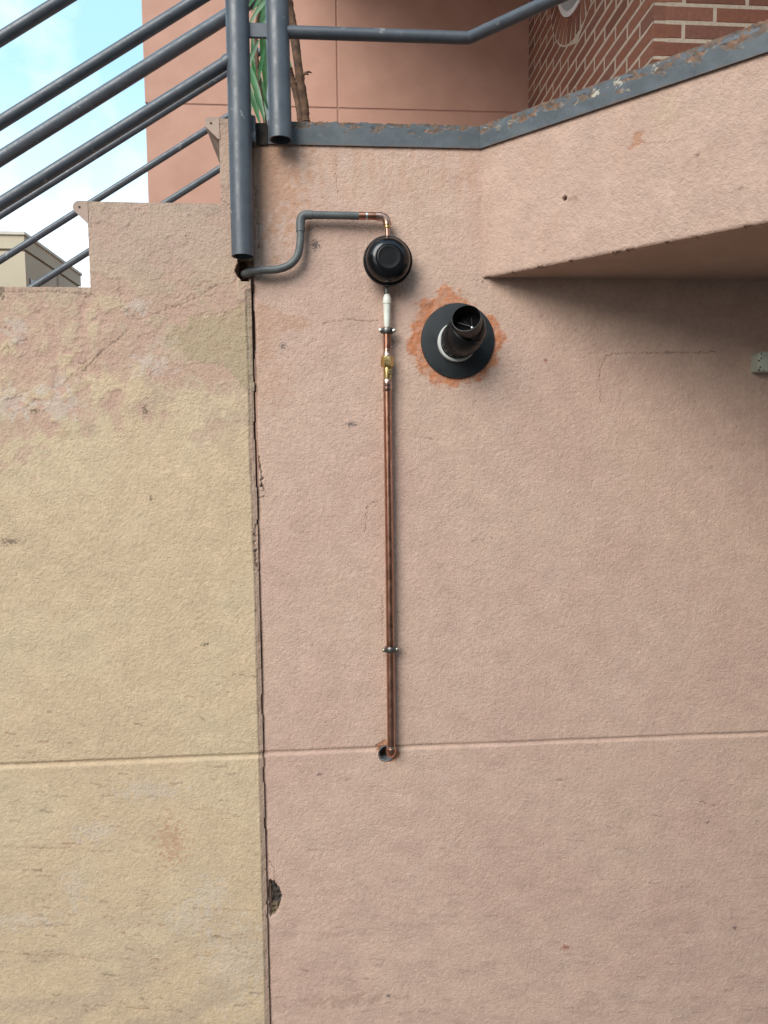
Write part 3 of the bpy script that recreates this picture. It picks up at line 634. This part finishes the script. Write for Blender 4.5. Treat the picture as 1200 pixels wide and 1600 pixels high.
# mortar bed with the round opening cut out
m = MB(); N_ = 64; XM = X_BRK+.0016
def bnd(a):
    c_, s_ = math.cos(a), math.sin(a); t = 9
    for lim, d in ((Y_BACK-CY, c_), (CY-(Y_BRK+.002), -c_), (4.9-CZ, s_), (CZ-.05, -s_)):
        if d > 1e-6: t = min(t, lim/d)
    return (CY+t*c_, CZ+t*s_)
angs = sorted([2*math.pi*i/N_ for i in range(N_)]+[math.atan2(zz-CZ, yy-CY) % (2*math.pi) for yy in (Y_BRK+.002, Y_BACK) for zz in (.05, 4.9)])
ringi = [(XM, CY+(RI+.002)*math.cos(a), CZ+(RI+.002)*math.sin(a)) for a in angs]; ringo = [(XM, *bnd(a)) for a in angs]
m.rings([ringi, ringo], (False, False)); m.obj('mortar_bed', M_mortar, bw_, smooth=0)
MB().box((X_BRK+.0048, Y_BRK+.0018, .05), (X_BRK+1.05, Y_BRK+.10, 4.9)).obj('mortar_bed', M_mortar, bw_, smooth=0)
MB().box((X_BRK+.20, Y_BRK+.11, .05), (X_BRK+1.05, Y_BACK+.6, 4.9)).obj('wall_core', M_core, bw_, smooth=0)
rw = empty('round_window', (X_BRK, CY, CZ-RI), 'round white framed window set in the brick wall', 'window')
win_frame = MB().lathe((X_BRK-.006, CY, CZ), (1, 0, 0), [(0, RI-.004), (0, RI-.030), (.17, RI-.030), (.17, RI-.004), (0, RI-.004)], 64, (False, False)).obj('frame', M_winwhite, rw)
MB().lathe((X_BRK+.13, CY, CZ), (1, 0, 0), [(0, RI-.034), (.006, RI-.034)], 48).obj('pane', M_glass, rw)
MB().box((X_BRK+.10, CY-.012, CZ-RI+.03), (X_BRK+.128, CY+.012, CZ+RI-.03)).obj('glazing_bar', M_winwhite, win_frame)
MB().box((X_BRK+.101, CY-RI+.03, CZ-.012), (X_BRK+.127, CY+RI-.03, CZ+.012)).obj('glazing_bar', M_winwhite, win_frame)

# ------------------------------------------------------------------ railings
RN, RP = .0119, .0230
near = empty('stair_railing', (-.1714, -.04, 1.90), 'thick grey tube railing nearest the camera with cut off post', 'railing')
YN = -.040
pb, pt = at(379, 401, YN), at(372, 0, YN); xp = (pb[0]+pt[0])/2
post_n = MB().pipe((xp-.001, YN, pb[2]), (xp+.001, YN, 3.15), RP, RP-.003).obj('post', M_rail, near)
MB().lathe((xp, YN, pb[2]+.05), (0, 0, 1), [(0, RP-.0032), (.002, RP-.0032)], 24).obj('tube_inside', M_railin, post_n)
sl_ = (2.2799-1.997)/(-.1887+.6424)
for pxy in ((0, 61), (0, 192), (0, 319)):
    a = at(*pxy, YN); zz = lambda X: a[2]+sl_*(X-a[0])
    rail_n = MB().tube([(-1.75, YN, zz(-1.75)), (xp-RP+.004, YN, zz(xp-RP+.004))], RN, 20).obj('rail', M_rail, near)
    zw = zz(xp-RP)
    MB().tube([(xp-RP-.006, YN, zw-.004), (xp-RP+.001, YN, zw), (xp-RP+.006, YN, zw+.003)], [RN+.0006, RN+.0028, RN+.002], 18).obj('weld', M_rail, rail_n)
a = at(0, -105, YN); MB().tube([(-1.75, YN, a[2]+sl_*(-1.75-a[0])), (xp, YN, a[2]+sl_*(xp-a[0]))], RP, 24).obj('handrail', M_rail, near)
MB().box((xp+.016, -.030, Z_TRIM-.008), (xp+.029, -.012, Z_LAND-.002)).obj('bracket', M_rail, near, smooth=0, bevel=.002)
w1, w2 = at(400, 58, YN), at(400, 35, YN)
land_r = empty('landing_railing', (-.0897, -.036, 2.13), 'grey tube railing along the landing edge with a bent rail', 'railing')
Y2 = -.034
pb2, pt2 = at(438.5, 219, Y2), at(431, 0, Y2); x2 = (pb2[0]+pt2[0])/2
post_l = MB().pipe((x2+.0018, Y2, pb2[2]), (x2-.004, Y2, 3.15), RP, RP-.003).obj('post', M_rail, land_r)
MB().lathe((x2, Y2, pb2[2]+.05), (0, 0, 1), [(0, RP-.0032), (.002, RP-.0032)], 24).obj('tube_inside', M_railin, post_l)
MB().box((xp+RP-.006, -.040, w1[2]), (x2-RP+.006, -.033, w2[2])).obj('joining_plate', M_rail, land_r, smooth=0, bevel=.0015)
r0a, r1a = at(450, 46, Y2), at(733, 63.5, Y2)
zr = (r0a[2]+r1a[2])/2
for dz, rr, nm in ((0, RN, 'rail'), (.228, RN, 'rail'), (.50, RP, 'handrail')):
    bend = [np.array((x2+RP*.8, Y2, zr+dz))] + [np.array((r1a[0]-.02, Y2, zr+dz))]
    for t in (.25, .5, .75): bend.append(np.array((r1a[0]-.004+.008*t, Y2-.003*t, zr+dz)))
    bend += [np.array((r1a[0]+.02*S45, Y2-.02*S45, zr+dz)), np.array((r1a[0]+2.1*S45, Y2-2.1*S45, zr+dz))]
    MB().tube(bend, rr, 20).obj(nm, M_rail, land_r)
xe, ye = r1a[0]+2.08*S45, Y2-2.08*S45
MB().pipe((xe, ye, pb2[2]), (xe, ye, 3.15), RP, RP-.003).obj('post', M_rail, land_r)

far = empty('far_stair_railing', (-.24, 1.12, Z_LAND), 'thin looking grey railing on the far side of the steps', 'railing')
YF = 1.12; slf = .627
xf = at(421, 120, YF)[0]
for (px, py), rr, nm in (((0, 248), RP, 'handrail'), ((0, 337), .0113, 'rail'), ((0, 407), .0113, 'rail'), ((60, 443), .0113, 'rail')):
    a = at(px, py, YF); zz = lambda X: a[2]+slf*(X-a[0])
    MB().tube([(-2.6, YF, zz(-2.6)), (xf-.01, YF, zz(xf-.01))], rr, 18).obj(nm, M_rail, far)
a = at(0, 248, YF); MB().tube([(xf, YF, Z_LAND-.01), (xf, YF, a[2]+slf*(xf-a[0])+.01)], RP, 24).obj('post', M_rail, far)
a = at(0, 480, YF); MB().tube([(-2.55, YF, .1), (-2.55, YF, a[2]+slf*(-2.55-a[0])+.4)], RP, 20).obj('post', M_rail, far)

# ------------------------------------------------------------------ gas pipework
YP = -.021
P = lambda x, y, Y=YP: at(x, y, Y)
gp = empty('grey_gas_pipe', P(380, 428), 'grey painted pipe snaking from the joint up to the regulator', 'pipe')
path = spline([P(376, 431, .045), P(383, 428, .004), P(396, 423.5, YP+.003), P(415, 421.8), P(434.7, 420.5), P(453, 413.5), P(465, 399), P(469, 378), P(469.5, 356)], 8)
MB().tube(path, .0080, 18).obj('pipe', M_pipegrey, gp)
MB().tube(spline([P(469.5, 362), P(469.7, 346), P(471.5, 339.5), P(477, 336.2), P(488, 335.8)], 7), .0091, 18).obj('elbow', M_pipegrey, gp)
MB().tube([P(486, 335.8), P(560.5, 337.2)], .0080, 18).obj('pipe', M_pipegrey, gp)
bare = MB().tube([P(559.5, 337.2), P(589, 337.8)], .0078, 18).obj('bare_copper', M_copper, gp)
for x0 in (571.5, 588): MB().tube([P(x0, 337.5), P(x0+3, 337.6)], .0085, 18).obj('solder_ring', M_solder, bare)
MB().tube(spline([P(588, 337.8), P(595, 338.2), P(600.5, 340.5), P(604, 345), P(605, 352)], 7), .0088, 18).obj('elbow', M_copperb, gp)
MB().tube([P(605, 350), P(605.2, 356)], .0072, 18).obj('collar', M_brass, gp)
MB().tube([P(605.2, 355), P(605.4, 372)], .0043, 16).obj('stub', M_copperb, gp)

c = P(606, 408, -.034)
rg = empty('gas_regulator', c, 'round black domed gas regulator hanging from the grey pipe', 'regulator')
A = (0, -1, 0)
MB().lathe((c[0], -.004, c[2]), A, [(0, .016), (.012, .018), (.016, .030), (.022, .044), (.0265, .0475)], 48).obj('back_housing', M_black, rg)
MB().lathe((c[0], -.0305, c[2]), A, [(0, .0475), (.0005, .0502), (.003, .0512), (.006, .0512), (.008, .0500), (.0085, .0475)], 64).obj('rim', M_black, rg)
dome = MB().lathe((c[0], -.0388, c[2]), A, [(0, .0466)]+[(.0275*math.sin(t), .0236+.0229*math.cos(t)) for t in np.linspace(.02, math.pi/2, 16)], 64).obj('dome', M_black, rg, smooth=60)
MB().lathe((c[0], -.0664, c[2]), A, [(-.0005, .0240), (.0004, .0236), (.0006, .0225), (.0002, .0205), (.0002, .013), (.0002, .0005)], 48).obj('cap_plate', M_blackcap, dome, smooth=60)
MB().tube([P(604, 440), P(604.2, 452), P(604.3, 460)], [.008, .0066, .0058], 16).obj('outlet', M_steel, rg)

cp = empty('copper_gas_pipe', P(611, 1178), 'long copper pipe running down from the regulator into the wall', 'pipe')
def vlathe(y0, prof, name, mat, x=605, n=20, x1=None):          # prof: (pixel row in the photo, radius in metres)
    pts = [P(x if x1 is None else x+(x1-x)*k/(len(prof)-1), yy) for k, (yy, _) in enumerate(prof)]
    return MB().tube(pts, [r for _, r in prof], n).obj(name, mat, cp)
vlathe(0, [(457, .0038), (460, .0055), (466, .0082), (470, .0086), (474.5, .0086), (475, .0076), (490, .0072), (511.5, .0060)], 'plastic_sleeve', M_white, 604.6, 24)
vlathe(0, [(511, .0078), (545, .0078)], 'tube', M_copper, 604.6)
vlathe(0, [(544, .0075), (549, .0080), (553, .0078), (554, .0086), (558, .0090)], 'collar', M_copperb, 604.7)
vlathe(0, [(556, .0105), (557, .0128), (558.5, .0135), (571, .0135), (573, .0128), (574, .0105)], 'hex_nut', M_brass, 605, 6)
vlathe(0, [(573, .0078), (578, .0088), (590, .0088), (594, .0080)], 'valve_body', M_brass, 605.3)
nz = P(607.5, 582, YP)
nipple = MB().tube([nz+np.array((0, .002, 0)), nz+np.array((.0005, -.010, 0)), nz+np.array((.0005, -.010, 0)), nz+np.array((.0005, -.018, .0))], [.0062, .0056, .0045, .0045], 18).obj('test_nipple', M_brass, cp)
MB().lathe(nz+np.array((.0005, -.0183, 0)), (0, 1, 0), [(0, .0024), (.001, .0024)], 14).obj('nipple_hole', M_chip, nipple)
vlathe(0, [(592, .0078), (594, .0098), (603.5, .0098), (604, .0093), (605, .0093), (605.5, .0099), (611, .0097), (612, .0088)], 'coupling', M_copperb, 605.3)
MB().tube([P(605.3, 611), P(608.3, 850), P(611.3, 1168)], .0087, 22).obj('pipe', M_copper, cp)
MB().tube([P(611.3, 1166), P(611.3, 1168.6)], .0093, 22).obj('solder_ring', M_solder, cp)
e0 = P(611.3, 1168); MB().tube(spline([e0, e0+np.array((0, .001, -.008)), e0+np.array((0, .006, -.014)), e0+np.array((0, .016, -.0175)), e0+np.array((0, .06, -.0175))], 6), .0108, 20).obj('elbow', M_copper, cp)
hs = np.array((HOLE_W[0], .0, HOLE_W[1]))
MB().lathe(hs+np.array((-.001, .004, 0)), (0, 1, 0), [(0, .0165), (0, .0185), (.035, .0185), (.035, .0165), (0, .0165)], 30, (False, False)).obj('wall_sleeve', plain('grey_sleeve', (.16, .18, .19), (.22, .24, .25), 50, .5), cp)

def clamp(px, py, tilt, label):
    o = P(px, py); t = empty('pipe_clamp', o, label, 'pipe clamp', 'pipe clamps on the copper pipe')
    ov = Vector(o); R = Matrix.Rotation(tilt, 3, 'Y')
    def tr(mb): mb.v = [tuple(ov+R @ Vector(v)) for v in mb.v]; return mb
    tr(MB().lathe((0, 0, -.0062), (0, 0, 1), [(0, .0082), (0, .0100), (.002, .0112), (.0104, .0112), (.0124, .0100), (.0124, .0082), (0, .0082)], 28, (False, False))).obj('band', M_steel, t)
    for s in (-1, 1):
        ear = tr(MB().box((s*.0098-.003, -.0035, -.0058), (s*.0098+.003, .0035, .0058))).obj('ear', M_steel, t, smooth=0, bevel=.001)
        tr(MB().lathe((s*.0145, .004, 0), (0, -1, 0), [(0, .0042), (.007, .0046), (.0085, .0046), (.0105, .0036), (.0115, .0012)], 16)).obj('screw', M_zinc, ear)
    tr(MB().lathe((0, .009, 0), (0, 1, 0), [(0, .0035), (.016, .0035)], 12)).obj('stud', M_steel, t)
clamp(605, 517, rad(1), 'dark pipe clamp just below the white plastic sleeve')
clamp(610.2, 1014.5, rad(-2), 'dark pipe clamp low on the long copper pipe')

# ------------------------------------------------------------------ flue terminal
fx, fz = FLUE
fl = empty('flue_terminal', (fx, 0, fz), 'black boiler flue outlet with wide rubber collar and raised nozzle', 'flue')
MB().lathe((fx, .004, fz), A, [(0, .0795), (.0075, .0800), (.0095, .0790), (.0100, .076), (.0130, .046), (.0133, .038)], 72).obj('wall_collar', M_flange, fl, smooth=35)
MB().lathe((fx-.0035, -.006, fz-.0040), A, [(0, .036), (.003, .0415), (.008, .0420), (.0115, .0402), (.0115, .036), (0, .036)], 64, (False, False)).obj('seal_ring', M_ring, fl)
outer_tube = MB().lathe((fx, -.004, fz), A, [(0, .0395), (.026, .0395), (.0262, .0378), (.040, .0378), (.0402, .0398), (.062, .0398), (.068, .0385), (.072, .035), (.0715, .030)], 64).obj('outer_tube', M_flue, fl)
for k in range(18):
    a = 2*math.pi*k/18; r_ = .0382
    u_ = Vector((math.cos(a), 0, math.sin(a))); w_ = Vector((-math.sin(a), 0, math.cos(a))); b0 = Vector((fx, 0, fz))
    pts = []
    for yy in (-.0305, -.0435):
        for s, q_ in ((-1, 0), (1, 0), (1, .0016), (-1, .0016)):
            pts.append(b0+u_*(r_+q_-.0004)+w_*s*.0017+Vector((0, yy, 0)))
    MB().add(pts, [(0, 1, 2, 3), (7, 6, 5, 4), (0, 4, 5, 1), (1, 5, 6, 2), (2, 6, 7, 3), (3, 7, 4, 0)]).obj('vent_rib', M_flue, outer_tube, smooth=0)
oc = Vector(at(728.5, 497, -.118)); ax = Vector((-.30, -.88, .36)).normalized()
m1 = oc; m0 = oc-ax*.042; n0 = Vector((fx+.001, -.056, fz-.001))
MB().tube(spline([n0, n0+Vector((.002, -.012, .001)), m0, m0+ax*.014], 6), [.0385]*4+[.0380]*3+[.0372]*3+[.0360]*3+[.0342]*2+[.0325]*2+[.0308]*2, 40, (True, False)).obj('elbow', M_flue, fl)
MB().lathe(m0, ax, [(0, .0298), (.008, .0300), (.042, .0294), (.0423, .0282), (.006, .0276)], 48, (False, False)).obj('nozzle', plain('brown_black_plastic', (.012, .011, .011), (.020, .018, .017), 30, .35, r2=.5, spec=.4), fl, smooth=60)
MB().lathe(m0+ax*.008, ax, [(0, .0279), (.001, .0279)], 40).obj('duct_inside', M_fluein, fl)
sv = ax.cross(Vector((.4, 0, 1))).normalized()
MB().tube([m0+ax*.012-sv*.0272, m0+ax*.012+sv*.0272], .0016, 8).obj('baffle', M_flue, fl)
sc = m0+ax*.024+Vector((.009, -.002, -.010))
MB().lathe(sc, ax, [(0, .0030), (.002, .0030), (.0032, .0015)], 14).obj('screw', M_zinc, fl)
MB().tube([sc+ax*.002, sc+Vector((-.016, .0, .012))+ax*.002], .0005, 6).obj('wire', M_steel, fl)
MB().tube([sc+ax*.002, sc+Vector((-.001, .0, .018))+ax*.002], .0005, 6).obj('wire', M_steel, fl)

# ------------------------------------------------------------------ pale bracket at the right edge of the view
pb_ = at(1182, 565, -.02)
bk = empty('pale_metal_bracket', (pb_[0], 0, pb_[2]), 'chipped pale green metal bar fixed to the wall under the landing', 'bracket')
hz = .0215
prof = [(-.0, -hz), (.004, -hz-.001), (.3, -hz-.001), (.3, hz), (.008, hz), (.002, hz-.004), (0, hz-.010)]
bar = MB().prism([(pb_[0]+x, pb_[2]+z) for x, z in prof], -.028, .004).obj('bar', M_pale, bk, smooth=0, bevel=.003)
rng = random.Random(3)
for x_, z_, r_ in ((.006, .016, .0018), (.0055, .0055, .0019), (.004, -.0135, .0018), (.002, -.019, .0022), (.0008, .001, .002), (.012, -.0195, .0014), (.011, .009, .0009), (.016, .0125, .0009), (.03, .006, .0018), (.05, -.012, .002)):
    MB().lathe((pb_[0]+x_, -.0284, pb_[2]+z_), (0, 1, 0), [(0, r_), (.001, r_)], 9).obj('chip', M_chip, bar)

# ------------------------------------------------------------------ potted plant on the landing
yt = .55
base = at(476, 205, yt)
pl = empty('potted_plant', (base[0], yt, Z_LAND), 'potted cane plant with brown stem and green strap leaves', 'plant')
pot = MB().lathe((base[0]+.0, yt, Z_LAND-.004), (0, 0, 1), [(0, .075), (.02, .08), (.15, .098), (.155, .106), (.18, .108), (.18, .098), (.16, .096)], 36).obj('pot', M_pot, pl)
MB().lathe((base[0], yt, Z_LAND+.14), (0, 0, 1), [(0, .094), (.022, .094)], 30).obj('soil', M_soil, pot)
def cane(px, r, seed, n=60):
    ctr = spline([at(x, y, yy) for x, y, yy in px], 14); rg_ = random.Random(seed); rs = []
    for k in range(len(ctr)): rs.append(r*(1+rg_.uniform(-.10, .12)+(.22 if k % 17 == 5 else 0)))
    return MB().tube(ctr, rs, 12).obj('stem', M_bark, pl)
cane([(488, 330, yt), (480, 225, yt), (476, 170, yt), (467, 110, yt-.01), (459, 50, yt), (449, -10, yt), (440, -90, yt)], .0115, 3)
cane([(482, 330, yt), (474, 222, yt), (466, 165, yt+.01), (457, 125, yt+.02), (452, 108, yt+.02)], .0085, 4)
for x, y in ((471, 118), (463, 55), (476, 115)):
    p = at(x, y, yt-.01); MB().tube([p, p+np.array((.012, -.003, .004)), p+np.array((.02, -.003, .001))], [.004, .003, .0015], 8).obj('twig', M_bark, pl)
def leaf(p0, p1, w, sag, seed):
    rg_ = random.Random(seed); a, b = Vector(p0), Vector(p1); n = 9; vs2 = []; fs = []
    d = (b-a).normalized(); side = d.cross(Vector((0, -1, .25))).normalized(); nrm = side.cross(d).normalized()
    for k in range(n+1):
        t = k/n; c_ = a.lerp(b, t)+Vector((0, 0, 1))*sag*4*t*(1-t)+nrm*.004*math.sin(t*5+seed)
        ww = w*(math.sin(math.pi*min(1, t*.92+.08))**.55)
        for s in (-1, 0, 1): vs2.append(c_+side*s*ww*.5+nrm*(-.12*ww if s == 0 else 0))
        for s in (-1, 0, 1): vs2.append(c_+side*s*ww*.46+nrm*(-.12*ww-.0008 if s == 0 else -.0008))
    for k in range(n):
        o_ = k*6
        for i in (0, 1): fs += [(o_+i, o_+i+1, o_+i+7, o_+i+6), (o_+i+4, o_+i+3, o_+i+9, o_+i+10)]
        fs += [(o_+3, o_, o_+6, o_+9), (o_+2, o_+5, o_+11, o_+8)]
    return MB().add(vs2, fs).obj('leaf', M_leaf, pl)
L = lambda x, y, Y: at(x, y, Y)
leaves = [((395, 60), (404, 182), .03, .0, .70), ((380, 80), (392, 180), .03, .0, .72), ((408, 20), (416, 150), .03, .0, .74), ((430, -30), (398, 70), .03, .01, .68), ((402, 110), (416, 200), .028, .0, .66), ((384, 92), (414, 190), .026, .01, .50), ((378, 104), (408, 196), .022, .0, .56), ((390, 84), (420, 175), .022, .012, .60), ((372, 120), (398, 200), .02, .0, .62), ((400, 70), (396, 130), .018, .0, .64), ((404, 62), (385, 118), .018, .01, .52), ((412, 74), (404, 128), .016, 0, .58),
          ((446, -15), (386, 42), .022, .02, .52), ((446, -20), (392, 20), .02, .03, .57), ((446, -12), (400, 52), .02, .01, .61), ((446, -18), (380, 26), .018, .04, .66), ((446, -25), (420, 70), .018, .01, .48),
          ((438, 80), (456, 106), .022, .0, .55), ((432, 92), (452, 114), .02, .0, .6), ((440, -20), (330, -60), .03, .05, .5), ((440, -20), (560, -70), .03, .05, .5), ((440, -30), (500, -160), .03, .04, .6)]
for k, (a_, b_, w_, s_, Y_) in enumerate(leaves): leaf(L(*a_, Y_), L(*b_, Y_+random.uniform(-.05, .05)), w_*.68, s_, k)
cane([(420, 225, .56), (408, 150, .56), (400, 60, .57), (412, -10, .56), (440, -60, .56)], .005, 8)

# ------------------------------------------------------------------ beige building far off on the left
M_bjoint = plain('beige_joint', (.26, .21, .155), (.30, .25, .185), 2, .9)
YB = 14.0
cb = at(37, 362.5, YB); zb = cb[2]
fb = empty('beige_building', (cb[0]-3, YB, 0), 'flat topped beige building in the distance below the railing', 'building')
x1 = cb[0]; x0 = x1-9; YE = YB+3.35
zg = at(10, 390.5, YB)[2]
MB().box((x0, YB, 0), (x1, YE, zg-.03)).obj('wall', M_beigebuild, fb, smooth=0)
upper = MB().box((x0, YB, zg+.03), (x1, YE, zb-.06)).obj('upper_wall', M_beigebuild, fb, smooth=0)
MB().box((x0+.05, YB+.05, zg-.05), (x1-.05, YE-.05, zg+.05)).obj('joint', M_bjoint, fb, smooth=0)
MB().box((x0-.03, YB-.04, zb-.06), (x1+.03, YE+.04, zb)).obj('capping', M_capstone, upper, smooth=0)
MB().box((x1-.005, YB+1.72, 0), (x1+.012, YB+1.80, zg-.05)).obj('downpipe', M_bjoint, fb, smooth=0)
MB().box((x1-.05, YB+.18, at(50, 440, YB)[2]-.3), (x1+.02, YB+.42, at(50, 432, YB)[2])).obj('vent', M_glass, fb, smooth=0)

# ------------------------------------------------------------------ outside the view, added to shape the shade: porch roof and two plain houses
MB().box((-.25, -.8, 4.5), (6, Y_BACK-.002, 4.72)).obj('unseen_porch_roof', M_backwall, house, smooth=0)  # roof out of view, placed to shade the wall behind the landing
opp = empty('added_opposite_house', (3.5, -4.6, 0), 'plain brown house added behind the camera to block low light', 'house')  # unseen house, put here to cut low sky light on the wall
M_opp = plain('brown_render', (.20, .135, .10), (.26, .18, .14), 4, .9)
MB().box((-1.4, -8, 0), (8.5, -4.6, 4.2)).obj('wall', M_opp, opp, smooth=0)
MB().box((-1.6, -8.2, 4.2), (8.7, -4.4, 4.4)).obj('roof', M_concrete, opp, smooth=0)
MB().box((.6, -4.59, 0), (1.6, -4.56, 2.1)).obj('door', M_rail, opp, smooth=0)
MB().box((3.2, -4.59, 1.0), (4.4, -4.56, 2.2)).obj('window', M_glass, opp, smooth=0)

nb = empty('added_neighbour_house', (-7, 0, 0), 'plain brown house added outside the view to block light from the left', 'house')  # unseen house, put here to block low sky light from the left
MB().box((-9, -4.5, 0), (-5, 4, 4.0)).obj('wall', M_opp, nb, smooth=0)
MB().box((-9.2, -4.7, 4.0), (-4.8, 4.2, 4.2)).obj('roof', M_concrete, nb, smooth=0)
